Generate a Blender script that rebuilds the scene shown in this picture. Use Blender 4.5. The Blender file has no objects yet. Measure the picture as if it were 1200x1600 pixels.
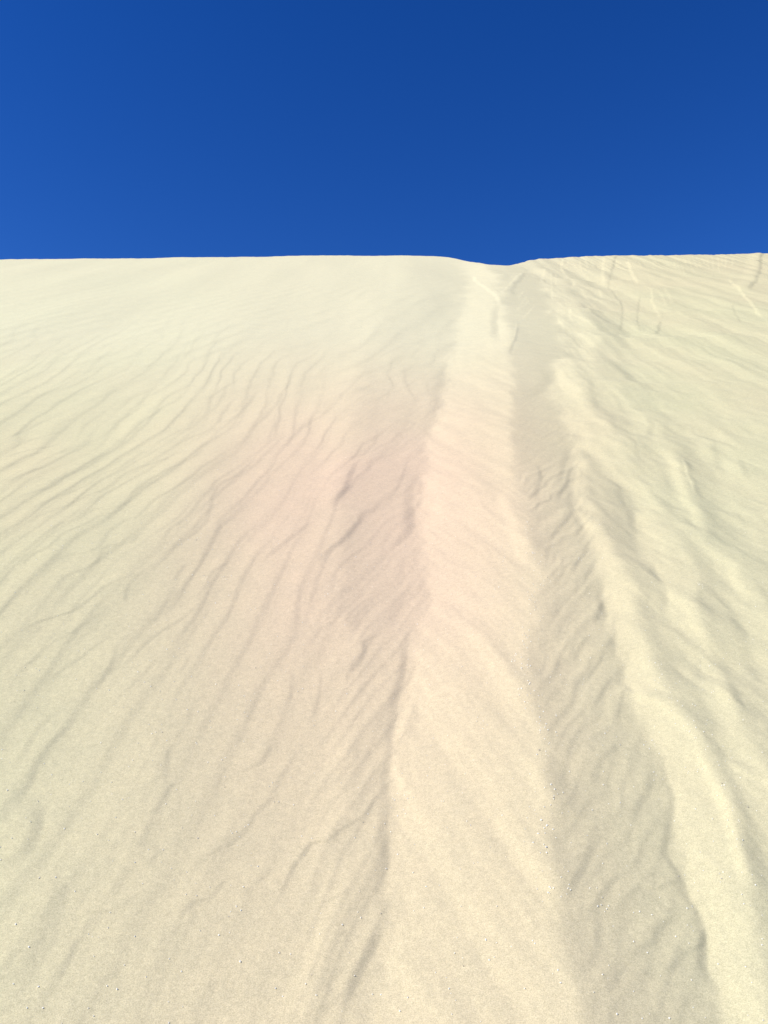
import bpy, math
import numpy as np
from math import radians as R

sc = bpy.context.scene

# ------------------------------------------------------------------ camera
CAM_H, PITCH, FOV = 1.6, R(11.0), R(60.0)
cam = bpy.data.cameras.new('camera')
cam.sensor_fit = 'VERTICAL'; cam.angle = FOV
cam.clip_start = 0.05; cam.clip_end = 6000.0
cam_ob = bpy.data.objects.new('camera', cam)
cam_ob.location = (0.0, 0.0, CAM_H); cam_ob.rotation_euler = (R(90) + PITCH, 0, 0)
sc.collection.objects.link(cam_ob); sc.camera = cam_ob
sc.render.resolution_x, sc.render.resolution_y = 768, 1024

# ------------------------------------------------------------------ sky, sun, exposure
SUN_EL, SUN_AZ = R(42), R(-112)          # azimuth clockwise from +Y (up the slope)
world = bpy.data.worlds.new('World'); sc.world = world
world.use_nodes = True
wn = world.node_tree.nodes; wl_ = world.node_tree.links
wn.clear()
wo = wn.new('ShaderNodeOutputWorld'); bg = wn.new('ShaderNodeBackground')
sky = wn.new('ShaderNodeTexSky'); sky.sky_type = 'NISHITA'; sky.sun_disc = False
sky.sun_elevation = SUN_EL; sky.sun_rotation = SUN_AZ
sky.altitude = 300; sky.air_density = 1.0; sky.dust_density = 0.0; sky.ozone_density = 4.0
sat = wn.new('ShaderNodeHueSaturation'); sat.inputs['Hue'].default_value = 0.515
sat.inputs['Saturation'].default_value = 1.2
gam = wn.new('ShaderNodeGamma'); gam.inputs['Gamma'].default_value = 1.28
wl_.new(sky.outputs[0], gam.inputs['Color']); wl_.new(gam.outputs[0], sat.inputs['Color'])
wl_.new(sat.outputs[0], bg.inputs['Color']); bg.inputs['Strength'].default_value = 0.081
wl_.new(bg.outputs[0], wo.inputs[0])

sun = bpy.data.lights.new('sun', 'SUN'); sun.energy = 4.5; sun.angle = R(0.5)
sun.color = (1.0, 0.955, 0.88)
sun_ob = bpy.data.objects.new('sun', sun); sc.collection.objects.link(sun_ob)
sd = np.array([math.sin(SUN_AZ) * math.cos(SUN_EL), math.cos(SUN_AZ) * math.cos(SUN_EL), math.sin(SUN_EL)])
from mathutils import Vector
sun_ob.rotation_euler = Vector(sd).to_track_quat('Z', 'Y').to_euler()
sun_ob.location = Vector(sd * 60)

vs = sc.view_settings
vs.view_transform = 'Standard'; vs.look = 'None'; vs.exposure = 0.24; vs.gamma = 1.0
vs.use_curve_mapping = False
sc.display_settings.display_device = 'sRGB'

# ------------------------------------------------------------------ the lie of the dune (all in metres)
TAN = math.tan(R(31.0))                  # slip face at the angle of repose

def smooth(t):
    t = np.clip(t, 0, 1); return t * t * (3 - 2 * t)

_rng = np.random.RandomState(7)
_G = _rng.rand(4096) * 2 * np.pi
def noise(x, y, seed=0):                 # 2-D gradient noise, about -0.7 .. 0.7
    xi = np.floor(x).astype(np.int64); yi = np.floor(y).astype(np.int64)
    fx = x - xi; fy = y - yi
    u = fx * fx * fx * (fx * (fx * 6 - 15) + 10); v = fy * fy * fy * (fy * (fy * 6 - 15) + 10)
    def g(ix, iy, dx, dy):
        h = ((ix * 73856093) ^ (iy * 19349663) ^ (seed * 83492791)) & 0x7fffffff
        h = (h ^ (h >> 13)) * 1274126177 & 0x7fffffff
        a = _G[(h ^ (h >> 15)) & 4095]
        return np.cos(a) * dx + np.sin(a) * dy
    n00 = g(xi, yi, fx, fy); n10 = g(xi + 1, yi, fx - 1, fy)
    n01 = g(xi, yi + 1, fx, fy - 1); n11 = g(xi + 1, yi + 1, fx - 1, fy - 1)
    return (n00 * (1 - u) + n10 * u) * (1 - v) + (n01 * (1 - u) + n11 * u) * v

def curve(pts, n=12):                    # smooth line through plan points, ordered up the slope
    p = np.array(pts, float)
    if p[0, 1] > p[-1, 1]: p = p[::-1]
    q = np.vstack([2 * p[0] - p[1], p, 2 * p[-1] - p[-2]])
    out = []
    for i in range(1, len(q) - 2):
        t = np.linspace(0, 1, n, endpoint=False)[:, None]
        a, b, c, d = q[i - 1], q[i], q[i + 1], q[i + 2]
        out.append(0.5 * (2 * b + (c - a) * t + (2 * a - 5 * b + 4 * c - d) * t ** 2 + (3 * b - a - 3 * c + d) * t ** 3))
    out = np.vstack(out + [p[-1:]])
    out[:, 1] = np.maximum.accumulate(out[:, 1]) + np.arange(len(out)) * 1e-6
    return out

# tongues of slid sand and the folds between them: lines up the slope, as (x, y) in metres
FOLDS = {
    'F': [(-0.141, 1.428), (-0.14, 1.693), (-0.101, 1.877), (-0.095, 2.115), (-0.097, 2.318), (-0.091, 2.572), (-0.072, 2.898), (-0.156, 3.098), (-0.15, 3.331), (-0.184, 3.606), (-0.217, 3.936), (-0.225, 4.339), (-0.217, 4.841), (-0.185, 5.485), (-0.192, 6.34), (-0.172, 7.532), (0, 9.306), (0.178, 11.504), (0.435, 14.011)],
    'T0': [(-0.118, 1.428), (-0.054, 1.693), (0.009, 1.877), (0.012, 2.115), (0.023, 2.318), (0.04, 2.572), (0.083, 2.898), (0.112, 3.098), (0.145, 3.331), (0.145, 3.606), (0.139, 3.936), (0.161, 4.339), (0.235, 4.841), (0.33, 5.485), (0.446, 6.34), (0.574, 7.532), (0.821, 9.306), (1.11, 11.504), (1.467, 14.011)],
    'T1': [(0.278, 1.428), (0.336, 1.693), (0.364, 1.877), (0.4, 2.115), (0.407, 2.318), (0.428, 2.572), (0.481, 2.898), (0.535, 3.098), (0.575, 3.331), (0.6, 3.606), (0.622, 3.936), (0.668, 4.339), (0.74, 4.841), (0.844, 5.485), (0.969, 6.34), (1.119, 7.532), (1.343, 9.306), (1.616, 11.504), (1.934, 14.011)],
    'C1': [(0.5, 1.428), (0.591, 1.693), (0.632, 1.877), (0.657, 2.115), (0.702, 2.318), (0.708, 2.572), (0.746, 2.898), (0.781, 3.098), (0.833, 3.331), (0.864, 3.606), (0.897, 3.936), (0.954, 4.339), (1.076, 4.841), (1.162, 5.485), (1.256, 6.34), (1.561, 7.532), (1.929, 9.306), (2.265, 11.504), (2.662, 14.011)],
    'R1': [(0.591, 1.428), (0.688, 1.693), (0.746, 1.877), (0.802, 2.115), (0.82, 2.318), (0.817, 2.572), (0.854, 2.898), (0.892, 3.098), (0.918, 3.331), (0.935, 3.606), (0.955, 3.936), (1.002, 4.339), (1.097, 4.841), (1.178, 5.485), (1.266, 6.34), (1.572, 7.532), (1.943, 9.306), (2.283, 11.504), (2.684, 14.011)],
    'C2': [(0.664, 1.428), (0.772, 1.693), (0.835, 1.877), (0.894, 2.115), (0.88, 2.318), (0.916, 2.572), (0.957, 2.898), (0.988, 3.098), (1.058, 3.331), (1.053, 3.606), (1.134, 3.936), (1.205, 4.339), (1.137, 4.841), (1.194, 5.485), (1.276, 6.34), (1.584, 7.532), (1.957, 9.306), (2.309, 11.504), (2.716, 14.011)],
    'R2': [(0.728, 1.428), (0.817, 1.693), (0.872, 1.877), (0.93, 2.115), (0.952, 2.318), (0.994, 2.572), (1.063, 2.898), (1.111, 3.098), (1.167, 3.331), (1.216, 3.606), (1.268, 3.936), (1.323, 4.339), (1.343, 4.841), (1.392, 5.485), (1.448, 6.34), (1.664, 7.532), (2, 9.306), (2.354, 11.504), (2.771, 14.011)],
    'V2': [(0.773, 1.428), (0.862, 1.693), (0.923, 1.877), (1.003, 2.115), (1.033, 2.318), (1.103, 2.572), (1.198, 2.898), (1.227, 3.098), (1.273, 3.331), (1.316, 3.606), (1.354, 3.936), (1.429, 4.339), (1.53, 4.841), (1.606, 5.485), (1.631, 6.34), (1.779, 7.532), (2.143, 9.306), (2.487, 11.504), (2.879, 14.011)],
    'R3': [(0.819, 1.428), (0.895, 1.693), (0.974, 1.877), (1.046, 2.115), (1.114, 2.318), (1.216, 2.572), (1.316, 2.898), (1.338, 3.098), (1.372, 3.331), (1.409, 3.606), (1.447, 3.936), (1.548, 4.339), (1.653, 4.841), (1.709, 5.485), (1.75, 6.34), (1.894, 7.532), (2.321, 9.306), (2.664, 11.504), (3.042, 14.011)],
    'C4': [(0.91, 1.428), (1.007, 1.693), (1.075, 1.877), (1.163, 2.115), (1.227, 2.318), (1.325, 2.572), (1.45, 2.898), (1.45, 3.098), (1.497, 3.331), (1.527, 3.606), (1.592, 3.936), (1.687, 4.339), (1.805, 4.841), (1.895, 5.485), (1.966, 6.34), (2.181, 7.532), (2.714, 9.306), (3.197, 11.504), (3.585, 14.011)],
}
CREST = [(-12.482, 16.055), (-8.002, 17.136), (-6.113, 17.45), (-4.133, 17.693), (-2.106, 18.028), (-0.567, 18.2), (0.564, 18.114), (1.26, 17.977), (1.532, 17.562), (1.768, 16.833), (1.972, 16.357), (2.203, 16.191), (2.466, 16.259), (2.765, 16.686), (3.12, 17.276), (3.478, 17.726), (4.213, 18.028), (5.699, 18.288), (7.194, 18.465), (8.763, 18.738), (13.551, 19.31)]
# wind ripples (r), creases (c) and little ridges (b): kind, width left, width right, steepness, line
MARKS = [
    ('r', 0.163, 0.037, 0.108, [(-2.179, 4.869), (-2.16, 5.11), (-2.132, 5.412), (-2.026, 5.559)]),
    ('r', 0.155, 0.035, 0.108, [(-2.064, 4.626), (-2.047, 4.898), (-1.949, 5.11), (-1.95, 5.412)]),
    ('r', 0.171, 0.039, 0.108, [(-1.779, 4.731), (-1.681, 4.898), (-1.654, 5.142), (-1.668, 5.485), (-1.681, 5.796), (-1.679, 6.34), (-1.587, 6.546)]),
    ('r', 0.143, 0.033, 0.108, [(-1.786, 4.384), (-1.758, 4.678), (-1.696, 4.841)]),
    ('r', 0.168, 0.038, 0.108, [(-1.47, 4.6), (-1.48, 4.957), (-1.482, 5.207), (-1.484, 5.636), (-1.429, 5.923), (-1.439, 6.34)]),
    ('r', 0.166, 0.038, 0.108, [(-1.332, 4.384), (-1.316, 4.6), (-1.3, 4.841), (-1.231, 5.142), (-1.17, 5.207), (-1.166, 5.636), (-1.215, 5.966), (-1.151, 6.34), (-1.045, 6.883)]),
    ('r', 0.163, 0.037, 0.108, [(-1.169, 4.626), (-1.151, 4.898), (-1.125, 5.017), (-1.053, 5.207), (-1.048, 5.796), (-1.022, 6.147)]),
    ('r', 0.165, 0.037, 0.108, [(-1.084, 4.43), (-1.022, 4.731), (-1, 5.142), (-0.94, 5.559), (-0.914, 6.055), (-0.853, 6.441)]),
    ('r', 0.166, 0.038, 0.108, [(-0.921, 4.361), (-0.877, 4.626), (-0.822, 4.898), (-0.79, 5.273), (-0.742, 5.796), (-0.719, 6.34), (-0.732, 6.883)]),
    ('r', 0.151, 0.034, 0.108, [(-0.747, 4.384), (-0.735, 4.6), (-0.691, 4.758), (-0.673, 5.142), (-0.71, 5.559)]),
    ('r', 0.154, 0.035, 0.108, [(-0.633, 4.384), (-0.592, 4.678), (-0.555, 4.957), (-0.501, 5.342), (-0.509, 5.636)]),
    ('r', 0.17, 0.039, 0.108, [(-0.551, 5.078), (-0.481, 5.342), (-0.397, 5.559), (-0.31, 5.88)]),
    ('r', 0.191, 0.043, 0.108, [(-0.406, 5.412), (-0.366, 5.715), (-0.219, 6.441), (-0.133, 7.003)]),
    ('r', 0.154, 0.035, 0.108, [(-0.172, 4.626), (-0.09, 4.841), (-0.038, 5.142), (0, 5.273)]),
    ('r', 0.146, 0.033, 0.144, [(-2.016, 4.526), (-1.972, 4.652), (-1.896, 4.758), (-1.827, 4.898)]),
    ('r', 0.141, 0.032, 0.144, [(-1.906, 4.295), (-1.915, 4.526), (-1.862, 4.678), (-1.783, 4.785)]),
    ('r', 0.13, 0.03, 0.144, [(-1.772, 4.01), (-1.772, 4.209), (-1.735, 4.339), (-1.692, 4.43)]),
    ('r', 0.13, 0.029, 0.144, [(-1.594, 3.637), (-1.632, 3.865), (-1.593, 3.973), (-1.559, 4.068), (-1.548, 4.23), (-1.536, 4.454), (-1.53, 4.575), (-1.497, 4.731), (-1.48, 4.841)]),
    ('r', 0.125, 0.028, 0.144, [(-1.48, 3.395), (-1.487, 3.519), (-1.509, 3.747), (-1.483, 3.883), (-1.432, 4.01), (-1.401, 4.127), (-1.406, 4.273), (-1.348, 4.384), (-1.344, 4.526), (-1.323, 4.678), (-1.3, 4.841)]),
    ('r', 0.124, 0.028, 0.144, [(-1.449, 3.331), (-1.436, 3.463), (-1.448, 3.606), (-1.427, 3.715), (-1.392, 3.797), (-1.36, 3.936), (-1.304, 4.068), (-1.287, 4.295), (-1.258, 4.407), (-1.176, 4.526), (-1.131, 4.678), (-1.07, 4.785), (-1.036, 4.957)]),
    ('r', 0.12, 0.027, 0.144, [(-1.381, 3.187), (-1.354, 3.281), (-1.319, 3.395), (-1.331, 3.577), (-1.275, 3.637), (-1.26, 3.78), (-1.175, 3.814), (-1.152, 3.918), (-1.163, 4.048), (-1.131, 4.251), (-1.063, 4.477), (-1.009, 4.678), (-0.993, 4.841), (-0.956, 5.017)]),
    ('r', 0.104, 0.024, 0.144, [(-1.318, 3.055), (-1.302, 3.142), (-1.308, 3.257), (-1.278, 3.356), (-1.271, 3.49), (-1.239, 3.577), (-1.212, 3.683), (-1.158, 3.764), (-1.141, 3.883)]),
    ('r', 0.11, 0.025, 0.144, [(-1.234, 2.879), (-1.196, 2.955), (-1.206, 3.076), (-1.208, 3.187), (-1.188, 3.281), (-1.111, 3.331), (-1.102, 3.409), (-1.112, 3.547), (-1.086, 3.667), (-1.047, 3.715), (-1.042, 3.936), (-0.994, 4.087), (-0.959, 4.251), (-0.925, 4.454), (-0.881, 4.731), (-0.851, 4.957)]),
    ('r', 0.098, 0.022, 0.144, [(-1.196, 2.955), (-1.136, 3.014), (-1.124, 3.119), (-1.081, 3.187), (-1.06, 3.257), (-1.068, 3.382), (-0.999, 3.436), (-0.983, 3.547), (-0.93, 3.637)]),
    ('r', 0.118, 0.027, 0.144, [(-0.895, 3.257), (-0.889, 3.356), (-0.882, 3.463), (-0.882, 3.606), (-0.852, 3.699), (-0.839, 3.936), (-0.829, 4.087), (-0.817, 4.251), (-0.779, 4.384), (-0.731, 4.575), (-0.669, 4.731)]),
    ('r', 0.087, 0.02, 0.144, [(-1.124, 2.646), (-1.115, 2.708), (-1.103, 2.791), (-1.059, 2.852), (-1.015, 2.898), (-0.985, 2.984), (-0.959, 3.098), (-0.913, 3.164), (-0.895, 3.257)]),
    ('r', 0.093, 0.021, 0.144, [(-0.868, 2.955), (-0.892, 3.098), (-0.886, 3.187), (-0.86, 3.257)]),
    ('r', 0.118, 0.027, 0.144, [(-0.812, 3.21), (-0.833, 3.331), (-0.806, 3.463), (-0.77, 3.637), (-0.758, 3.764), (-0.789, 3.973), (-0.793, 4.209), (-0.731, 4.384), (-0.696, 4.678), (-0.686, 4.841)]),
    ('r', 0.118, 0.027, 0.144, [(-0.737, 3.331), (-0.688, 3.382), (-0.672, 3.547), (-0.697, 3.731), (-0.696, 3.797), (-0.658, 3.973), (-0.629, 4.251), (-0.588, 4.526), (-0.578, 4.841)]),
    ('r', 0.097, 0.022, 0.144, [(-0.748, 3.142), (-0.748, 3.233), (-0.737, 3.331)]),
    ('r', 0.097, 0.022, 0.144, [(-0.649, 3.014), (-0.641, 3.119), (-0.636, 3.257), (-0.604, 3.331), (-0.594, 3.409)]),
    ('r', 0.089, 0.02, 0.144, [(-0.77, 2.808), (-0.751, 2.916), (-0.736, 3.098), (-0.742, 3.21)]),
    ('r', 0.084, 0.019, 0.144, [(-0.762, 2.601), (-0.75, 2.708), (-0.72, 2.808), (-0.689, 2.879), (-0.656, 2.955), (-0.625, 3.098)]),
    ('r', 0.08, 0.018, 0.144, [(-1.032, 2.49), (-1.043, 2.572), (-1.023, 2.63), (-1.006, 2.724), (-0.967, 2.774), (-0.936, 2.879), (-0.906, 2.974)]),
    ('r', 0.078, 0.018, 0.144, [(-0.953, 2.49), (-0.938, 2.558), (-0.912, 2.63), (-0.888, 2.692), (-0.867, 2.74), (-0.846, 2.825)]),
    ('r', 0.078, 0.018, 0.144, [(-0.843, 2.476), (-0.816, 2.544), (-0.8, 2.63), (-0.808, 2.74), (-0.776, 2.825)]),
    ('r', 0.075, 0.017, 0.144, [(-0.748, 2.45), (-0.726, 2.516), (-0.698, 2.601), (-0.677, 2.724)]),
    ('r', 0.098, 0.022, 0.144, [(-0.261, 2.974), (-0.257, 3.098), (-0.247, 3.257), (-0.233, 3.382), (-0.196, 3.577)]),
    ('r', 0.089, 0.02, 0.144, [(-0.281, 2.724), (-0.242, 2.825), (-0.21, 2.935), (-0.171, 2.974), (-0.133, 3.076), (-0.07, 3.21), (0, 3.331)]),
    ('r', 0.079, 0.018, 0.144, [(-0.592, 2.615), (-0.592, 2.692), (-0.575, 2.74)]),
    ('r', 0.077, 0.018, 0.144, [(-0.274, 2.516), (-0.27, 2.63), (-0.279, 2.724)]),
    ('r', 0.076, 0.017, 0.144, [(-0.206, 2.45), (-0.188, 2.544), (-0.185, 2.615), (-0.185, 2.74)]),
    ('r', 0.166, 0.032, 0.144, [(-0.485, 3.344), (-0.458, 3.409), (-0.41, 3.519), (-0.341, 3.731), (-0.295, 3.831)]),
    ('r', 0.185, 0.039, 0.247, [(-0.256, 3.973), (-0.213, 4.127), (-0.177, 4.339), (-0.153, 4.575), (-0.088, 4.731)]),
    ('r', 0.155, 0.033, 0.247, [(-0.241, 3.331), (-0.227, 3.463), (-0.184, 3.606), (-0.137, 3.731), (-0.087, 3.936), (0, 4.087)]),
    ('r', 0.109, 0.022, 0.304, [(-0.116, 2.63), (-0.106, 2.708), (-0.07, 2.808), (-0.062, 2.879), (-0.021, 2.935), (0, 2.974)]),
    ('r', 0.087, 0.022, 0.144, [(-0.913, 2.201), (-0.893, 2.242), (-0.891, 2.307), (-0.888, 2.376), (-0.88, 2.438)]),
    ('r', 0.084, 0.021, 0.144, [(-0.853, 2.075), (-0.834, 2.111), (-0.839, 2.172), (-0.847, 2.242), (-0.835, 2.307), (-0.818, 2.388), (-0.811, 2.438)]),
    ('r', 0.069, 0.017, 0.144, [(-0.62, 1.829), (-0.584, 1.849), (-0.551, 1.863), (-0.518, 1.877), (-0.502, 1.905), (-0.454, 1.919), (-0.421, 1.941)]),
    ('r', 0.079, 0.019, 0.144, [(-0.544, 1.956), (-0.537, 1.996), (-0.528, 2.037), (-0.527, 2.079), (-0.527, 2.115), (-0.519, 2.153), (-0.515, 2.191), (-0.492, 2.222), (-0.471, 2.264)]),
    ('r', 0.085, 0.021, 0.144, [(-0.524, 2.172), (-0.528, 2.212), (-0.537, 2.274), (-0.542, 2.353)]),
    ('r', 0.074, 0.018, 0.144, [(-0.493, 1.964), (-0.484, 2.004), (-0.464, 2.028)]),
    ('r', 0.064, 0.016, 0.144, [(-0.588, 1.72), (-0.581, 1.761), (-0.582, 1.81)]),
    ('r', 0.079, 0.02, 0.144, [(-0.412, 1.905), (-0.402, 1.972), (-0.382, 2.004), (-0.355, 2.037), (-0.337, 2.053), (-0.315, 2.088), (-0.295, 2.143), (-0.272, 2.191), (-0.258, 2.253), (-0.227, 2.33), (-0.203, 2.413)]),
    ('r', 0.088, 0.022, 0.144, [(-0.375, 2.253), (-0.333, 2.285), (-0.313, 2.307), (-0.295, 2.353), (-0.285, 2.401)]),
    ('r', 0.071, 0.018, 0.144, [(-0.395, 1.863), (-0.384, 1.898), (-0.35, 1.919), (-0.332, 1.956), (-0.31, 1.98)]),
    ('r', 0.073, 0.018, 0.144, [(-0.289, 1.905), (-0.271, 1.949), (-0.243, 1.988), (-0.234, 2.02)]),
    ('r', 0.087, 0.022, 0.144, [(-0.183, 2.212), (-0.154, 2.227), (-0.118, 2.264), (-0.096, 2.307), (-0.073, 2.341), (-0.059, 2.401), (-0.034, 2.438)]),
    ('r', 0.062, 0.015, 0.144, [(-0.112, 1.698), (-0.091, 1.72), (-0.07, 1.749)]),
    ('r', 0.071, 0.018, 0.144, [(-0.154, 1.905), (-0.13, 1.919), (-0.092, 1.934), (-0.06, 1.964)]),
    ('r', 0.133, 0.041, 0.2375, [(-0.782, 1.927), (-0.767, 1.964), (-0.757, 2.004), (-0.765, 2.045), (-0.777, 2.088), (-0.785, 2.134)]),
    ('r', 0.213, 0.049, 0.12240000000000001, [(-0.655, 1.693), (-0.648, 1.715), (-0.64, 1.743), (-0.635, 1.785), (-0.635, 1.823), (-0.636, 1.863), (-0.643, 1.905), (-0.647, 1.964)]),
    ('r', 0.077, 0.015, 0.285, [(-0.235, 1.883), (-0.22, 1.912), (-0.206, 1.956), (-0.191, 2.004), (-0.174, 2.037), (-0.156, 2.071), (-0.121, 2.079), (-0.095, 2.115), (-0.059, 2.148), (-0.038, 2.182), (-0.015, 2.232), (0.008, 2.264)]),
    ('c', 0.035, 0.021, 0.3, [(-0.054, 1.693), (-0.046, 1.749), (-0.018, 1.81), (0.009, 1.877), (0.004, 1.949), (0.01, 2.028), (0.012, 2.115), (0.019, 2.318), (0.04, 2.572), (0.064, 2.724), (0.083, 2.898), (0.116, 3.098)]),
    ('c', 0.031, 0.006, 0.4, [(-0.073, 1.704), (-0.055, 1.738), (-0.03, 1.798), (-0.003, 1.856), (0.008, 1.891)]),
    ('c', 0.075, 0.023, 0.28, [(0, 3.49), (0.053, 3.606), (0.109, 3.731), (0.142, 3.865), (0.145, 4.048), (0.161, 4.339), (0.226, 4.678)]),
    ('c', 0.05, 0.018, 0.25, [(0, 2.994), (0.044, 3.076), (0.081, 3.21), (0.133, 3.331)]),
    ('c', 0.115, 0.098, 0.15, [(0.235, 4.841), (0.33, 5.485), (0.446, 6.34), (0.574, 7.532)]),
    ('c', 0.029, 0.016, 0.48, [(0.579, 1.641), (0.576, 1.671), (0.576, 1.693), (0.589, 1.709), (0.607, 1.738), (0.618, 1.767), (0.618, 1.81), (0.628, 1.849), (0.642, 1.898), (0.648, 1.934), (0.643, 1.964), (0.645, 2.004), (0.644, 2.032), (0.631, 2.071), (0.65, 2.115), (0.678, 2.172), (0.703, 2.232), (0.71, 2.307), (0.718, 2.365), (0.709, 2.438)]),
    ('c', 0.042, 0.015, 0.4, [(0.706, 2.558), (0.726, 2.615), (0.723, 2.653), (0.72, 2.676), (0.748, 2.774), (0.753, 2.817)]),
    ('c', 0.036, 0.012, 0.3, [(0.703, 2.774), (0.728, 2.825), (0.765, 2.926)]),
    ('c', 0.041, 0.013, 0.3, [(0.725, 2.964), (0.755, 3.024), (0.775, 3.066), (0.784, 3.153), (0.809, 3.245), (0.846, 3.356)]),
    ('c', 0.053, 0.018, 0.3, [(0.825, 3.614), (0.871, 3.799), (0.875, 3.9), (0.875, 4.007), (0.908, 4.167), (1.027, 4.592)]),
    ('c', 0.06, 0.024, 0.26, [(1.069, 3.667), (1.113, 3.819), (1.132, 3.921), (1.164, 4.051), (1.163, 4.12), (1.169, 4.216), (1.195, 4.316), (1.202, 4.422), (1.192, 4.592)]),
    ('c', 0.047, 0.019, 0.28, [(0.962, 3.004), (0.997, 3.119), (1.033, 3.221), (1.041, 3.294), (1.044, 3.356), (1.069, 3.477)]),
    ('c', 0.055, 0.021, 0.22, [(0.837, 4.167), (0.903, 4.369), (0.986, 4.651), (1.108, 4.976), (1.148, 5.12)]),
    ('c', 0.143, 0.067, 0.165, [(0.964, 5.88), (1.046, 5.966), (1.17, 6.194), (1.337, 6.654), (1.504, 7.128)]),
    ('b', 0.032, 0.012, 0.34, [(0.766, 1.905), (0.777, 1.988), (0.79, 2.062), (0.809, 2.172), (0.819, 2.307), (0.829, 2.438)]),
    ('b', 0.043, 0.021, 0.22, [(0.826, 2.388), (0.829, 2.438), (0.809, 2.503), (0.789, 2.544), (0.749, 2.586), (0.73, 2.646)]),
    ('b', 0.06, 0.036, 0.3, [(1.422, 3.579), (1.421, 3.704), (1.435, 3.859), (1.487, 4.167), (1.568, 4.534), (1.646, 5.011)]),
    ('b', 0.017, 0.03, 0.35, [(1.543, 4.24), (1.58, 4.422), (1.615, 4.592), (1.669, 4.808)]),
    ('b', 0.064, 0.064, 0.16, [(1.33, 3.596), (1.339, 3.78), (1.324, 3.963), (1.324, 4.216), (1.3, 4.369)]),
    ('b', 0.057, 0.028, 0.25, [(0.938, 3.704), (0.906, 3.859), (0.909, 4.007)]),
    ('b', 0.048, 0.035, 0.2, [(1.083, 2.825), (1.066, 2.907), (1.056, 2.974), (1.06, 3.098), (1.048, 3.221), (1.052, 3.369)]),
    ('b', 0.047, 0.024, 0.25, [(1.343, 3.13), (1.322, 3.198), (1.336, 3.294), (1.373, 3.463)]),
    ('b', 0.025, 0.025, 0.28, [(0.932, 2.242), (0.905, 2.269), (0.883, 2.307), (0.867, 2.335)]),
    ('b', 0.036, 0.029, 0.12, [(0.987, 2.438), (0.983, 2.537), (0.974, 2.623), (0.968, 2.676)]),
    ('b', 0.055, 0.036, 0.16, [(0.36, 1.905), (0.344, 1.949), (0.318, 2.028), (0.292, 2.124), (0.277, 2.172)]),
    ('b', 0.045, 0.021, 0.18, [(0.41, 2.097), (0.4, 2.153), (0.386, 2.232), (0.387, 2.318)]),
    ('b', 0.086, 0.078, 0.13, [(0.41, 2.438), (0.4, 2.63), (0.348, 2.791), (0.286, 2.955), (0.22, 3.055)]),
    ('b', 0.071, 0.027, 0.2, [(0.568, 3.331), (0.577, 3.519), (0.579, 3.936), (0.597, 4.251)]),
    ('b', 0.05, 0.044, 0.1, [(0.195, 2.33), (0.185, 2.401), (0.173, 2.463)]),
    ('r', 0.101, 0.03, 0.2, [(0.644, 3.936), (0.723, 4.168), (0.788, 4.384), (0.826, 4.626)]),
    ('r', 0.101, 0.03, 0.2, [(0.724, 3.936), (0.814, 4.087), (0.926, 4.384), (1.039, 4.731)]),
    ('r', 0.073, 0.022, 0.2, [(0.484, 2.825), (0.565, 2.974), (0.641, 3.119), (0.731, 3.257), (0.825, 3.463), (0.868, 3.577)]),
    ('r', 0.077, 0.023, 0.2, [(0.594, 3.164), (0.676, 3.331), (0.756, 3.463)]),
    ('r', 0.074, 0.022, 0.2, [(0.674, 3.119), (0.748, 3.233), (0.778, 3.281)]),
    ('r', 0.065, 0.019, 0.2, [(0.575, 2.74), (0.629, 2.843), (0.678, 2.916)]),
    ('r', 0.071, 0.021, 0.2, [(0.693, 2.974), (0.758, 3.098), (0.794, 3.187)]),
    ('r', 0.058, 0.017, 0.2, [(0.622, 2.463), (0.676, 2.586), (0.716, 2.661)]),
    ('r', 0.08, 0.024, 0.2, [(0.689, 3.281), (0.762, 3.436), (0.843, 3.606)]),
    ('r', 0.088, 0.026, 0.2, [(0.641, 3.519), (0.731, 3.699), (0.831, 3.9), (0.886, 4.01)]),
    ('r', 0.059, 0.017, 0.2, [(0.56, 2.49), (0.608, 2.572), (0.697, 2.724)]),
    ('r', 0.062, 0.018, 0.2, [(0.577, 2.63), (0.643, 2.74), (0.715, 2.861)]),
    ('r', 0.063, 0.019, 0.2, [(0.49, 2.661), (0.556, 2.791), (0.611, 2.898)]),
    ('r', 0.056, 0.022, 0.17, [(0.373, 1.877), (0.386, 1.919), (0.407, 1.964), (0.443, 2.028), (0.484, 2.079), (0.521, 2.106)]),
    ('r', 0.067, 0.026, 0.17, [(0.498, 2.201), (0.529, 2.274), (0.557, 2.318), (0.602, 2.365), (0.642, 2.413)]),
    ('r', 0.053, 0.021, 0.17, [(0.457, 1.779), (0.489, 1.823), (0.522, 1.849), (0.555, 1.891), (0.588, 1.912), (0.625, 1.941), (0.65, 1.956)]),
    ('r', 0.051, 0.02, 0.17, [(0.52, 1.773), (0.551, 1.81), (0.588, 1.843), (0.617, 1.863)]),
    ('r', 0.048, 0.019, 0.17, [(0.389, 1.704), (0.425, 1.749), (0.451, 1.779)]),
    ('r', 0.056, 0.022, 0.17, [(0.567, 1.964), (0.602, 1.988), (0.628, 2.004), (0.648, 2.012)]),
    ('r', 0.054, 0.021, 0.17, [(0.398, 1.849), (0.431, 1.905), (0.48, 1.964), (0.512, 2.004)]),
    ('r', 0.055, 0.021, 0.17, [(0.455, 1.877), (0.498, 1.934), (0.536, 1.972), (0.588, 2.028)]),
    ('r', 0.064, 0.025, 0.17, [(0.552, 2.115), (0.595, 2.182), (0.652, 2.264), (0.69, 2.33)]),
    ('r', 0.06, 0.014, 0.3, [(0.585, 1.836), (0.606, 1.849), (0.628, 1.873), (0.645, 1.905)]),
    ('r', 0.093, 0.049, 0.13, [(1.381, 4.592), (1.439, 4.942), (1.472, 5.195)]),
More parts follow.
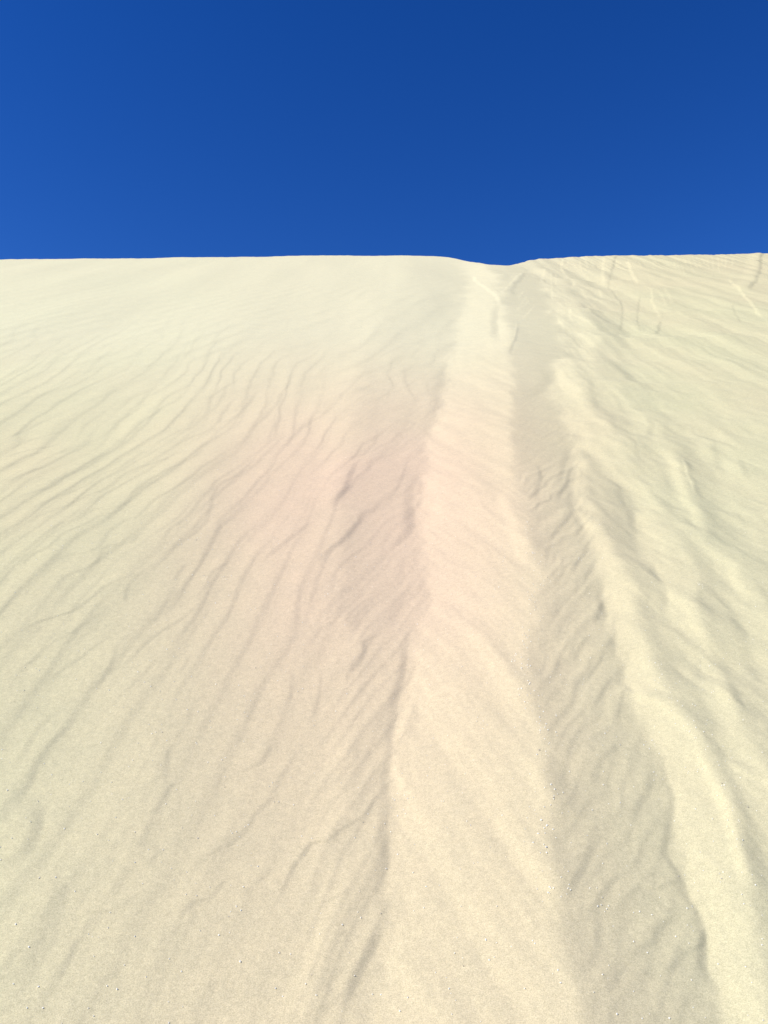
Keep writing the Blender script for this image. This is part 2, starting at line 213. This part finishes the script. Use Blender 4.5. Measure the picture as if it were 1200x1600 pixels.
    ('r', 0.1, 0.053, 0.13, [(1.534, 4.841), (1.56, 5.047), (1.685, 5.394), (1.748, 5.701)]),
    ('r', 0.118, 0.062, 0.13, [(1.611, 5.701), (1.659, 5.995), (1.64, 6.266), (1.662, 6.502)]),
    ('r', 0.117, 0.062, 0.13, [(1.423, 5.655), (1.474, 5.995), (1.591, 6.564)]),
    ('r', 0.084, 0.044, 0.13, [(1.397, 4.167), (1.451, 4.422), (1.511, 4.651)]),
    ('r', 0.073, 0.038, 0.13, [(1.363, 3.78), (1.369, 3.88), (1.375, 3.985)]),
    ('r', 0.07, 0.037, 0.13, [(1.367, 3.649), (1.387, 3.78)]),
    ('r', 0.075, 0.04, 0.13, [(1.625, 3.859), (1.64, 3.985), (1.646, 4.12)]),
    ('r', 0.089, 0.047, 0.13, [(1.896, 4.477), (1.935, 4.651), (2.012, 4.874)]),
    ('r', 0.092, 0.049, 0.13, [(1.809, 4.592), (1.871, 4.841), (1.963, 5.12)]),
    ('r', 0.053, 0.034, 0.13, [(0.987, 2.825), (0.977, 2.907), (0.97, 2.974)]),
    ('r', 0.058, 0.036, 0.13, [(1.134, 3.034), (1.124, 3.119), (1.145, 3.233)]),
    ('r', 0.055, 0.035, 0.13, [(1.186, 2.898), (1.187, 2.994), (1.204, 3.098)]),
    ('r', 0.047, 0.03, 0.13, [(1.006, 2.49), (0.998, 2.572), (1.011, 2.646), (1.016, 2.724)]),
    ('r', 0.05, 0.032, 0.13, [(0.946, 2.646), (0.959, 2.74), (0.987, 2.825)]),
    ('r', 0.049, 0.031, 0.13, [(1.119, 2.646), (1.117, 2.724), (1.123, 2.791)]),
    ('s', 0.075, 0.084, 0.225, [(1.58, 14.542), (1.544, 13.285), (1.562, 12.428), (1.566, 11.59), (1.561, 11.014), (1.481, 10.424)]),
    ('r', 0.197, 0.023, 0.16874999999999998, [(1.646, 13.285), (1.645, 12.329), (1.62, 11.419)]),
    ('s', 0.06, 0.052, 0.175, [(2.635, 15.42), (2.528, 14.968), (2.213, 13.76), (1.93, 12.632), (1.632, 11.504)]),
    ('r', 0.183, 0.081, 0.15000000000000002, [(2.638, 15.266), (2.267, 13.76), (2.008, 12.736), (1.853, 11.948), (1.756, 11.336)]),
    ('c', 0.127, 0.035, 0.3375, [(1.187, 7.829), (1.155, 8.068), (1.179, 8.502), (1.277, 9.306), (1.402, 10.152), (1.571, 11.014)]),
    ('r', 0.337, 0.039, 0.28125, [(1.094, 7.192), (1.133, 7.532), (1.202, 7.829), (1.35, 8.502), (1.491, 9.306)]),
    ('s', 0.03, 0.026, 0.2, [(1.491, 9.306), (1.35, 8.502), (1.248, 8.068)]),
    ('s', 0.031, 0.036, 0.15, [(1.848, 11.336), (2.08, 12.231)]),
    ('s', 0.03, 0.034, 0.15, [(1.754, 10.71), (2.014, 11.59)]),
    ('s', 0.029, 0.034, 0.15, [(1.77, 10.565), (2.001, 11.336)]),
    ('s', 0.028, 0.032, 0.15, [(1.631, 10.152), (1.842, 10.86)]),
    ('s', 0.027, 0.032, 0.15, [(1.593, 9.533), (1.777, 10.152), (2.043, 11.093)]),
    ('s', 0.027, 0.032, 0.15, [(1.921, 9.895), (2.059, 10.286), (2.157, 10.565)]),
    ('s', 0.034, 0.04, 0.15, [(3.195, 15.737), (2.578, 12.632), (2.251, 11.014)]),
    ('s', 0.037, 0.043, 0.15, [(3.155, 15.116), (2.88, 13.76), (2.781, 13.06)]),
    ('s', 0.067, 0.058, 0.25, [(3.952, 17.96), (3.425, 15.737), (3.232, 14.011), (3.021, 13.06)]),
    ('s', 0.035, 0.038, 0.2, [(2.425, 10.71), (2.225, 9.895), (2.151, 9.418)]),
    ('r', 0.301, 0.063, 0.22499999999999998, [(5.274, 18.543), (4.424, 15.956), (3.821, 14.011), (3.526, 12.914)]),
    ('r', 0.35, 0.041, 0.22500000000000003, [(3.556, 13.06), (3.399, 12.104), (3.221, 11.281), (2.943, 10.286), (2.548, 9.021)]),
    ('s', 0.083, 0.072, 0.2, [(4.849, 17.96), (4.161, 15.524), (3.675, 13.678)]),
    ('s', 0.081, 0.07, 0.3, [(5.04, 16.898), (4.578, 15.116), (4.241, 13.678)]),
    ('s', 0.052, 0.063, 0.25, [(4.241, 13.678), (4.18, 13.06), (4.105, 12.632), (3.745, 11.504), (3.467, 10.47), (3.299, 9.937)]),
    ('r', 0.13, 0.048, 0.22499999999999998, [(2.784, 8.689), (2.999, 9.162), (3.304, 9.937)]),
    ('r', 0.269, 0.031, 0.25312500000000004, [(2.73, 8.626), (2.811, 9.162), (3.018, 9.937), (3.453, 11.281), (3.97, 12.771)]),
    ('r', 0.288, 0.09, 0.30000000000000004, [(8.827, 19.167), (6.867, 15.116), (5.738, 12.914), (5.428, 12.231)]),
    ('s', 0.058, 0.084, 0.3, [(6.097, 14.728), (5.469, 12.771), (4.991, 11.281), (4.562, 10.108), (4.43, 9.611), (4.157, 8.754)]),
    ('s', 0.091, 0.111, 0.1, [(3.629, 10.108), (3.998, 10.662), (4.242, 10.86), (4.17, 10.286), (4.056, 9.771)]),
    ('r', 0.434, 0.05, 0.16874999999999998, [(4.042, 9.456), (4.328, 10.286), (4.637, 11.066)]),
    ('s', 0.037, 0.064, 0.16, [(6.1, 17.412), (5.528, 15.524)]),
    ('s', 0.036, 0.063, 0.16, [(6.206, 17.519), (5.458, 15.116)]),
    ('s', 0.036, 0.062, 0.16, [(6.337, 17.627), (5.392, 14.728)]),
    ('s', 0.037, 0.064, 0.16, [(6.428, 17.627), (5.77, 15.524)]),
    ('s', 0.035, 0.061, 0.16, [(6.543, 17.627), (5.83, 15.524), (5.586, 14.542)]),
    ('s', 0.037, 0.064, 0.16, [(6.676, 17.737), (5.931, 15.524)]),
    ('s', 0.037, 0.065, 0.16, [(6.802, 17.848), (6.095, 15.737)]),
    ('s', 0.038, 0.067, 0.16, [(6.904, 17.848), (6.404, 16.413)]),
    ('s', 0.037, 0.065, 0.16, [(7.064, 17.96), (6.152, 15.524)]),
    ('s', 0.037, 0.065, 0.16, [(7.181, 17.96), (6.232, 15.524)]),
    ('s', 0.037, 0.064, 0.16, [(7.311, 17.96), (6.163, 15.116)]),
    ('s', 0.038, 0.067, 0.16, [(7.391, 17.96), (6.766, 16.413)]),
    ('s', 0.037, 0.065, 0.16, [(7.507, 17.96), (6.523, 15.737)]),
    ('s', 0.038, 0.066, 0.16, [(7.671, 17.96), (6.739, 15.956)]),
    ('s', 0.038, 0.066, 0.16, [(5.421, 17.848), (5.003, 15.956)]),
    ('s', 0.037, 0.065, 0.16, [(5.56, 17.848), (5.055, 15.737)]),
    ('s', 0.037, 0.065, 0.16, [(4.293, 17.412), (3.969, 15.956)]),
    ('s', 0.038, 0.065, 0.16, [(4.456, 17.519), (4.131, 16.181)]),
    ('s', 0.037, 0.064, 0.16, [(4.157, 17.412), (3.739, 15.524)]),
    ('s', 0.038, 0.067, 0.16, [(3.985, 17.848), (3.681, 16.413)]),
    ('s', 0.066, 0.08, 0.15, [(3.142, 15.956), (2.65, 13.678)]),
    ('s', 0.052, 0.064, 0.15, [(4.188, 12.495), (3.784, 11.066)]),
    ('s', 0.054, 0.066, 0.15, [(4.449, 13.06), (3.946, 11.281)]),
    ('s', 0.077, 0.093, 0.15, [(5.875, 17.96), (5.447, 16.413)]),
    ('s', 0.057, 0.069, 0.15, [(3.534, 13.678), (3.178, 11.979)]),
    ('s', 0.056, 0.068, 0.15, [(3.18, 13.678), (3.029, 12.495), (2.872, 11.504)]),
    ('s', 0.042, 0.051, 0.15, [(2.125, 10.286), (2, 9.306), (1.922, 8.754)]),
    ('c', 0.564, 0.14, 0.07500000000000001, [(0.138, 7.257), (0.299, 7.829), (0.488, 8.502), (0.696, 9.533), (0.948, 11.173), (1.197, 12.632)]),
]

# ------------------------------------------------------------------ dune surface
CREST_UP = [(b_, a_) for a_, b_ in CREST]      # swapped so that curve() runs along x
def crest_y(x):
    c = curve(CREST_UP, 10)[:, ::-1]
    y = np.interp(x, c[:, 0], c[:, 1])
    far = smooth((np.abs(x) - 8) / 10)
    notch = np.exp(-((x - 2.6) / 1.1) ** 2)
    y = y + (noise(x * 1.7, x * 0 + 8.3, 6) * .16 + noise(x * 7, x * 0 + 5.9, 7) * .07) * (1 - .8 * notch)
    return y + far * (noise(x * .07, x * 0 + 3.1, 5) * 2.5)

def wid(y): return np.sqrt((y + 0.3) ** 2 + 1.6 ** 2)   # sheet fans out up the slope

# rows: finer near the foot, coarser up the face, fine again at the crest
h_ = CAM_H
ang = np.linspace(math.radians(-19.9), math.radians(27.7), 1120)
ys = h_ / (TAN - np.tan(ang))
ys = ys[ys < 21]
ys = np.concatenate([-np.geomspace(0.05, 9, 60)[::-1] + 1.6, [1.62], ys[ys > 1.64], np.arange(15.6, 20.2, 0.035),
                     21 + np.geomspace(0.1, 60, 60)])
ys = np.unique(np.round(np.sort(ys), 4)); ys = ys[np.insert(np.diff(ys) > 0.0008, 0, True)]
tt = np.linspace(-0.56, 0.56, 1180)
edge = 0.56 + np.geomspace(0.002, 2.4, 110)
tt = np.concatenate([-edge[::-1], tt, edge])
NR, NC = len(ys), len(tt)
Y = np.repeat(ys[:, None], NC, 1); X = tt[None, :] * wid(ys)[:, None]

# broad folds: constant side-slope between neighbouring lines, then softened
KEYS = ['F', 'T0', 'T1', 'C1', 'R1', 'C2', 'R2', 'V2', 'R3', 'C4']
SIDE = [-0.12, 0.125, -0.155, 0.20, -0.17, 0.13, -0.08, 0.09, -0.13]
lines = {}
for k in KEYS:
    c = curve(FOLDS[k], 8)
    lines[k] = np.interp(ys, c[:, 1], c[:, 0])
    q_ = KEYS.index(k) * 3.7
    lines[k] = lines[k] + (noise(ys * 1.6, ys * 0 + q_, 13) * .06 + noise(ys * 5.5, ys * 0 + q_, 14) * .032) * (0.5 + .12 * ys)
hh = [np.zeros(NR)]
for a, b, s in zip(KEYS[:-1], KEYS[1:], SIDE):
    if a == 'F': s = s * (1 - .4 * smooth((ys - 4) / 4))
    if a == 'T1': s = s * (1 - .2 * smooth((ys - 4) / 4) + .28 * smooth((3 - ys) / 1))
    hh.append(hh[-1] + s * np.maximum(lines[b] - lines[a], 0))
F = np.zeros((NR, NC))
for i in range(NR):
    xs = np.array([lines[k][i] for k in KEYS])
    hs = np.array([h[i] for h in hh])
    xs = np.maximum.accumulate(xs + np.arange(10) * 1e-5)
    F[i] = np.interp(X[i], np.concatenate([xs, [xs[-1] + 1.5]]), np.concatenate([hs, [0.5 * hs[-1]]]))
F -= 0.0
def blur_rows(A, n):                       # box blur across the slope, twice
    for _ in range(2):
        k = 2 * n + 1
        c = np.cumsum(np.pad(A, ((0, 0), (n + 1, n)), mode='edge'), axis=1)
        A = (c[:, k:] - c[:, :-k]) / k
    return A
tl = lines['T0'][:, None] - .1
F += .10 * (np.sqrt(np.maximum(tl - X, 0) ** 2 + .01) - .1) * smooth((5.5 - Y) / 3) * smooth((5 + X) / 3)
F = blur_rows(F, 5)
foldfade = smooth((19 - Y) / 5) * smooth((Y + 4) / 4)
F *= foldfade
Hgt = F

# where the wind ripples are left untouched by slides
inT = smooth((X - (lines['T0'][:, None] - .03)) / .06) * smooth((lines['T1'][:, None] + .03 - X) / .06)
right = smooth((X - lines['C1'][:, None]) / .1)
left = 1 - smooth((X - (lines['T0'][:, None] - .02)) / .08)
flank = (1 - left) * (1 - inT) * (1 - right)
near = smooth((11 - Y) / 7)
wobm = noise(X * 7, Y * 3, 15) * .07 + noise(X * 18, Y * 9, 16) * .025
leftw = 1 - smooth((X - wobm - (lines['T0'][:, None] - .03)) / .07)
flankw = smooth((X + wobm * .6 - (lines['T1'][:, None])) / .05) * (1 - smooth((X - lines['C1'][:, None] - .01) / .03))

# traced marks
for n, (kind, wl, wr, s, pts) in enumerate(MARKS):
    c = curve(pts)
    y0, y1 = c[0, 1], c[-1, 1]
    i0, i1 = np.searchsorted(ys, [y0, y1])
    if i1 - i0 < 2: continue
    yy = ys[i0:i1]; xl = np.interp(yy, c[:, 1], c[:, 0])
    xl = xl + noise(yy / (wr * 5 + .02), yy * 0 + n * 1.7, 11) * wr * 0.5
    u = (yy - y0) / (y1 - y0)
    e_ = .3 if y0 < 9 else .1
    tap = smooth(u / e_) * smooth((1 - u) / e_)
    amp = (0.8 + 0.5 * noise(yy / (wl * 6 + .05), yy * 0 + n * 2.3, 12)) * tap
    t0 = (xl.min() - wl * 1.2 - wr) ; t1 = xl.max() + (wl * 22 if kind == 's' else max(wr, wl * 2) * 4.3)
    j0 = max(0, np.searchsorted(tt, (t0 / wid(yy)).min()) - 1); j1 = min(NC, np.searchsorted(tt, (t1 / wid(yy)).max()) + 1)
    wrr = max(wr, 1.9 * wl) if kind == 'c' else max(wr, 1.5 * wl)
    d = X[i0:i1, j0:j1] - xl[:, None]
    if kind == 'r':
        d = d + wr * .5
        g = np.where(d < 0, smooth(1 + d / wl), smooth(1 - d / wr)) * (s * wr * .8)
    elif kind == 's':
        g = np.where(d < 0, smooth(1 + d / wl), np.exp(-np.maximum(d, 0) / (5 * wl))) * smooth(3 - d / (7 * wl)) * (s * wl * .67)
    elif kind == 'c':
        g = -np.where(d < 0, smooth(1 + d / wl) ** 1.6, np.exp(-d / wrr) * smooth(1.6 - d / (2.6 * wrr))) * (s * wl * .42)
    else:
        g = np.where(d < 0, smooth(1 + d / wl), smooth(1 - d / wrr)) * (s * wl * .6)
    Hgt[i0:i1, j0:j1] += g * amp[:, None]

yc_ = crest_y(X)
# continuous wind ripples across the face (running up the slope, leaning right)
def ripple(ph, cut):
    f = ph - np.floor(ph)
    return np.where(f < cut, .5 - .5 * np.cos(np.pi * (f / cut) ** 1.25), .5 + .5 * np.cos(np.pi * np.clip((f - cut) / (1 - cut), 0, 1)))
wx = noise(X * 1.1, Y * .5, 21) * .15 + noise(X * 3.5, Y * 1.3, 22) * .045 + noise(X * 9, Y * 3.6, 27) * .016
base_ph = (X - .355 * Y + wx * (.6 + .15 * Y)) / (.6 + .13 * Y)
patch = smooth(.55 + 1.6 * noise(X * 1.7 + 9, Y * .8, 23))
patch2 = smooth(.5 + 1.8 * noise(X * 3.1 + 2, Y * 1.3, 28))
ra = ripple(base_ph / .140, .77) * .0033 * (.6 + .13 * Y)
rb = ripple((base_ph + .3 * wx + .05) / .104, .76) * .0028 * (.6 + .13 * Y)
rc = ripple((X - .22 * Y + wx * .7) / .047, .66) * .0013
side = smooth((-X / wid(Y) - .02) / .25)             # strongest on the open left of the face
fadeY = near * (.65 + .35 * smooth((Y - 1.7) / 1.2))
Hgt += leftw * fadeY * ((.25 + .75 * side) * (.25 + .75 * patch) * ra + (1 - patch) * rb * .9) * 1.0
Hgt += leftw * near * rc * patch2 * .12
fl = smooth((X - lines['F'][:, None] + .15) / .2) * leftw * smooth((9 - Y) / 4)
fp = X - .46 * Y + noise(X * 3, Y * 1.1, 86) * .06 + noise(X * 9, Y * 4, 87) * .03
Hgt += fl * (1 - .68 * smooth((Y - 2.4) / 1.2)) * (ripple(fp / .115, .74) * .0032 * (.25 + .75 * patch2) + ripple(fp / .052 + .4, .7) * .0011)
# the shaded flank of the tongue keeps finer slanting ripples
fx_ = X - .60 * Y + noise(X * 4, Y * 2.4, 29) * .06 + noise(X * 12, Y * 7, 30) * .03
Hgt += flankw * (1 - smooth((Y - 3.8) / 4) * .8) * (ripple(fx_ / .083, .66) * .0017 * (.15 + .85 * patch) + ripple(fx_ / .047 + .3, .66) * .0009 * (.3 + .7 * patch2))
# high on the left: long faint ripples
ph3 = (X - 0.42 * Y + noise(X * .5, Y * .2, 24) * .8 + noise(X * 2, Y * .5, 26) * .15) / .30
Hgt += ripple(ph3, .7) * .0030 * leftw * smooth((Y - 4.5) / 3) * smooth((16 - Y) / 6) * (.3 + .7 * patch)
# slid sand: faint folds falling away to the right
w1 = X + .37 * Y + noise(X * 2, Y, 71) * .08
slid = (inT + .9 * right) * smooth((9 - Y) / 4)
Hgt += noise(w1 * 6.5, Y * 1.1, 72) * (.0075 * slid - .004 * slid * right) + noise(w1 * 15, Y * 2.6, 73) * (.0028 * slid - .0012 * slid * right)
Hgt += noise(w1 * 36, Y * 8, 74) * .0009 * slid * smooth((7 - Y) / 3)

Hgt += (noise(X * 14, Y * 1.1, 84) * .0045 + noise(X * 30, Y * 2.2, 85) * .0018) * right * smooth((Y - 5) / 3) * smooth((yc_ - .5 - Y) / 3)
# gentle lumps, slide mottling and footing unevenness
Hgt += noise(X * .9, Y * .22, 31) * .03 * smooth((20 - Y) / 4)
Hgt += noise(X * 2.6, Y * .9, 32) * .010 * smooth((10 - Y) / 5)
mott = noise((X - .3 * Y * .3) * 9, Y * 2.6, 33) * .0022 + noise((X + .15 * Y) * 17, Y * 6, 34) * .0010
Hgt += mott * (.25 + 1.7 * right * smooth((8 - Y) / 3.5) + .35 * inT)
Hgt += (noise(w1 * 10, Y * 3.4, 75) * .0042 + noise(X * 22, Y * 9, 76) * .0012) * right * smooth((8 - Y) / 3)
lump = noise((X + .25 * Y) * 4.2, Y * 1.0, 35)
Hgt += lump * .008 * right * smooth((9 - Y) / 4)
Hgt += noise(X * 3.2, Y * .4, 39) * .022 * smooth((Y - 4.5) / 3) * smooth((19 - Y) / 3) * (.15 + right)
Hgt += noise(X * 6.5, Y * .45, 40) * .008 * smooth((Y - 4) / 3) * smooth((20 - Y) / 3) * (.12 + right)
Hgt += noise(X * 1.5, Y * .45, 36) * .02 * smooth((Y - 7) / 5) * smooth((18.5 - Y) / 2) * (.3 + .9 * right)
micro = noise(X * 46, Y * 30, 37) * .00045 + noise(X * 110, Y * 75, 38) * .0002
Hgt += micro * smooth((5.5 - Y) / 3)

flu = smooth((Y - yc_ + 3.6) / 2.2) * smooth((X - 3.0) / 1.2)
Hgt += (noise(X * 5.5 + .5 * (yc_ - Y), (yc_ - Y) * .35, 81) * .022 + noise(X * 13 + .5 * (yc_ - Y), (yc_ - Y) * .5, 82) * .009) * flu * smooth(.55 + 1.4 * noise(X * .9, Y * .1, 83))
# crest: face meets the gentle windward back
yc = crest_y(X)
fold_c = np.zeros_like(X)
face = TAN * Y + Hgt
back = TAN * yc - 0.16 * (Y - yc) + .02 * noise(X * .8, Y * .4, 41)
k = 0.10
hd = np.clip(.5 + .5 * (back - face) / k, 0, 1)
Z = face * hd + back * (1 - hd) - k * hd * (1 - hd)
# dune ends: both flanks and the back run down to the desert floor
FLOOR = -2.6
end = 1 - smooth((np.abs(X) - 26) / 24)
Z = FLOOR + (Z - FLOOR) * end
Z = np.where(Y > 40, np.minimum(Z, Z + 0) , Z)
lowk = 1.2
dz = np.clip(.5 + .5 * (Z - (FLOOR - .05)) / lowk, 0, 1)
Z = Z * dz + (FLOOR - .05) * (1 - dz) + lowk * dz * (1 - dz)
Z -= 0.0

def height_at(x, y):                       # surface height at any plan point inside the sheet
    i = np.clip(np.searchsorted(ys, y) - 1, 0, NR - 2)
    t = x / wid(y)
    j = np.clip(np.searchsorted(tt, t) - 1, 0, NC - 2)
    fy = (y - ys[i]) / (ys[i + 1] - ys[i]); fx = (t - tt[j]) / (tt[j + 1] - tt[j])
    return (Z[i, j] * (1 - fx) + Z[i, j + 1] * fx) * (1 - fy) + (Z[i + 1, j] * (1 - fx) + Z[i + 1, j + 1] * fx) * fy

# ------------------------------------------------------------------ materials
def sand_material(name, use_tint=True):
    m = bpy.data.materials.new(name); m.use_nodes = True
    n = m.node_tree.nodes; l = m.node_tree.links
    b = n['Principled BSDF']; b.inputs['Roughness'].default_value = 1.0
    b.inputs['Specular IOR Level'].default_value = 0.0
    tc = n.new('ShaderNodeTexCoord')
    def nz(scale, detail=2, rough=.55):
        q = n.new('ShaderNodeTexNoise'); q.inputs['Scale'].default_value = scale
        q.inputs['Detail'].default_value = detail; q.inputs['Roughness'].default_value = rough
        l.new(tc.outputs['Object'], q.inputs['Vector']); return q
    def mix(fac, a, c, mode='MIX'):
        q = n.new('ShaderNodeMix'); q.data_type = 'RGBA'; q.blend_type = mode
        for s, v in ((0, fac), (6, a), (7, c)):
            if hasattr(v, 'links'): l.new(v, q.inputs[s])
            else: q.inputs[s].default_value = v
        return q.outputs[2]
    def ramp(src, p0, p1, c0, c1):
        q = n.new('ShaderNodeValToRGB'); e = q.color_ramp.elements
        e[0].position = p0; e[1].position = p1; e[0].color = c0; e[1].color = c1
        l.new(src, q.inputs[0]); return q.outputs[0]
    base = (0.645, 0.545, 0.335, 1)
    col = base
    if use_tint:                           # rose and green lens colour casts painted into the sand; paler at upper left
        for att, c in (('rose_cast', (0.70, 0.525, 0.355, 1)), ('green_cast', (0.60, 0.56, 0.335, 1)), ('pale_sand', (0.70, 0.66, 0.44, 1))):
            a = n.new('ShaderNodeAttribute'); a.attribute_name = att
            col = mix(a.outputs['Fac'], col, c)
    g1 = nz(60, 3); g2 = nz(420, 2, .7); g3 = nz(9, 3)
    col = mix(1.0, col, ramp(g3.outputs['Fac'], .3, .7, (.975, .98, .985, 1), (1.02, 1.015, 1.01, 1)), 'MULTIPLY')
    col = mix(1.0, col, ramp(g1.outputs['Fac'], .3, .7, (.945, .95, .955, 1), (1.05, 1.05, 1.045, 1)), 'MULTIPLY')
    col = mix(1.0, col, ramp(g2.outputs['Fac'], .3, .7, (.80, .80, .79, 1), (1.18, 1.18, 1.18, 1)), 'MULTIPLY')
    g4 = nz(150, 2, .6)
    col = mix(1.0, col, ramp(g4.outputs['Fac'], .3, .7, (.94, .945, .94, 1), (1.06, 1.055, 1.06, 1)), 'MULTIPLY')
    l.new(col, b.inputs['Base Color'])
    bu = n.new('ShaderNodeBump'); bu.inputs['Strength'].default_value = .35; bu.inputs['Distance'].default_value = .0012
    l.new(g2.outputs['Fac'], bu.inputs['Height']); l.new(bu.outputs[0], b.inputs['Normal'])
    return m
M_sand = sand_material('pale_dune_sand')
M_floor = sand_material('desert_sand', False)

# ------------------------------------------------------------------ dune mesh
co = np.stack([X, Y, Z], -1).reshape(-1, 3).astype(np.float32)
idx = np.arange(NR * NC).reshape(NR, NC)
q = np.stack([idx[:-1, :-1], idx[:-1, 1:], idx[1:, 1:], idx[1:, :-1]], -1).reshape(-1, 4)
me = bpy.data.meshes.new('sand_dune')
me.vertices.add(len(co)); me.vertices.foreach_set('co', co.ravel())
me.loops.add(q.size); me.loops.foreach_set('vertex_index', q.ravel().astype(np.int32))
me.polygons.add(len(q)); me.polygons.foreach_set('loop_start', (np.arange(len(q)) * 4).astype(np.int32))
me.update(); me.shade_smooth()
def attr(name, v):
    a = me.attributes.new(name, 'FLOAT', 'POINT'); a.data.foreach_set('value', v.ravel().astype(np.float32))
wob = noise(X * .8, Y * .5, 51) * .5 + noise(X * 2.5, Y * 1.6, 52) * .25
sp = np.log(np.maximum(Y, .4) / 3.9)        # distance up the slope, log scale
ex = X / wid(Y)
rose = np.exp(-((ex + 0.05) / .24) ** 2 - (sp / np.where(sp < 0, .45, .65)) ** 2) * (.95 + wob)  # rosy lens cast around mid-view, put into the sand colour
green = smooth((np.abs(ex + .0) - .07) / .24) * (1 - smooth((Y - 10) / 5) * .3) * (.8 + .8 * wob)  # greenish lens cast towards both sides, likewise put into the colour
pale = (1 - smooth((ex - .05) / .3)) * smooth((Y - 4) / 5)
attr('rose_cast', np.clip(rose, 0, 1)); attr('green_cast', np.clip(green, 0, 1) * .95); attr('pale_sand', np.clip(pale, 0, 1) * .7)
me.materials.append(M_sand)
dune = bpy.data.objects.new('sand_dune', me); sc.collection.objects.link(dune)
dune['kind'] = 'structure'; dune['label'] = 'pale rippled sand dune face with slid tongues of sand below its crest'

# desert floor, one sheet to the horizon
n_ = 90
gx = np.sinh(np.linspace(-7, 7, n_)) / math.sinh(7) * 4000
GX, GY = np.meshgrid(gx, gx + 15)
GZ = FLOOR - .12 + 0 * GX
rr = np.hypot(GX, GY - 15)
GZ += (1.5 + noise(GX * .012, GY * .012, 61) * 4) * smooth((rr - 90) / 120)
gi = np.arange(n_ * n_).reshape(n_, n_)
gq = np.stack([gi[:-1, :-1], gi[:-1, 1:], gi[1:, 1:], gi[1:, :-1]], -1).reshape(-1, 4)
gm = bpy.data.meshes.new('desert_floor')
gm.from_pydata(np.stack([GX, GY, GZ], -1).reshape(-1, 3).tolist(), [], gq.tolist()); gm.shade_smooth()
gm.materials.append(M_floor)
go = bpy.data.objects.new('desert_floor', gm); sc.collection.objects.link(go); go['kind'] = 'structure'

# ------------------------------------------------------------------ loose crumbs of damp sand and grit
M_crumb = bpy.data.materials.new('sand_crumb'); M_crumb.use_nodes = True
cn = M_crumb.node_tree.nodes; cb = cn['Principled BSDF']; cb.inputs['Roughness'].default_value = .75
oi = cn.new('ShaderNodeAttribute'); oi.attribute_name = 'tone'
cr = cn.new('ShaderNodeValToRGB'); cr.color_ramp.elements[0].color = (.22, .17, .11, 1); cr.color_ramp.elements[1].color = (.86, .84, .76, 1)
cr.color_ramp.elements[0].position = .0; cr.color_ramp.elements[1].position = .35
M_crumb.node_tree.links.new(oi.outputs['Fac'], cr.inputs[0]); M_crumb.node_tree.links.new(cr.outputs[0], cb.inputs['Base Color'])
rg = np.random.RandomState(3)
P_ = []
def t1_at(y): return np.interp(y, ys, lines['T1'])
def r1_at(y): return np.interp(y, ys, lines['R1'])
for _ in range(1200):                        # scattered over the face, thinning upwards
    y = 1.65 + abs(rg.normal(0, 1.25)) ; x = rg.uniform(-.47, .47) * wid(np.array(y)) 
    P_.append((x, y, rg.uniform(.0008, .0017)))
for _ in range(55):                         # small clusters
    y = rg.uniform(1.75, 3.6); x = rg.uniform(-.42, .42) * float(wid(np.array(y)))
    for _ in range(rg.randint(3, 8)): P_.append((x + rg.normal(0, .012), y + rg.normal(0, .02), rg.uniform(.0008, .0016)))
for _ in range(150):                        # gathered along the tongue's right shoulder
    y = 1.9 + rg.beta(1.3, 1.6) * 1.9; x = float(t1_at(y)) + rg.normal(-.01, .018)
    P_.append((x, y, rg.uniform(.0009, .0021)))
for _ in range(70):
    y = rg.uniform(1.8, 2.8); x = float(r1_at(y)) + rg.normal(0, .02)
    P_.append((x, y, rg.uniform(.0008, .0016)))
P_ = np.array(P_); pz = height_at(P_[:, 0], P_[:, 1])
g = (1 + 5 ** .5) / 2
IV = np.array([(-1, g, 0), (1, g, 0), (-1, -g, 0), (1, -g, 0), (0, -1, g), (0, 1, g), (0, -1, -g), (0, 1, -g), (g, 0, -1), (g, 0, 1), (-g, 0, -1), (-g, 0, 1)]) / 1.9
IF = np.array([(0, 11, 5), (0, 5, 1), (0, 1, 7), (0, 7, 10), (0, 10, 11), (1, 5, 9), (5, 11, 4), (11, 10, 2), (10, 7, 6), (7, 1, 8), (3, 9, 4), (3, 4, 2), (3, 2, 6), (3, 6, 8), (3, 8, 9), (4, 9, 5), (2, 4, 11), (6, 2, 10), (8, 6, 7), (9, 8, 1)])
V, Fc, tone = [], [], []
for i, (x, y, r_) in enumerate(P_):
    v = IV * r_ * (1 + rg.uniform(-.3, .3, (12, 1))) * rg.uniform(.75, 1.25, (1, 3))
    a = rg.uniform(0, 6.28); v = v @ np.array([[math.cos(a), -math.sin(a), 0], [math.sin(a), math.cos(a), 0], [0, 0, 1]])
    V.append(v + (x, y, pz[i] + r_ * .45)); Fc.append(IF + 12 * i); tone += [rg.rand() ** .5] * 12
cm = bpy.data.meshes.new('sand_crumbs')
cm.from_pydata(np.vstack(V).tolist(), [], np.vstack(Fc).tolist())
ta = cm.attributes.new('tone', 'FLOAT', 'POINT'); ta.data.foreach_set('value', np.array(tone, np.float32))
cm.materials.append(M_crumb)
cob = bpy.data.objects.new('sand_crumbs', cm); sc.collection.objects.link(cob)
cob['kind'] = 'stuff'; cob['label'] = 'tiny pale crumbs of sand and grit scattered over the lower dune face'; cob['category'] = 'grit'
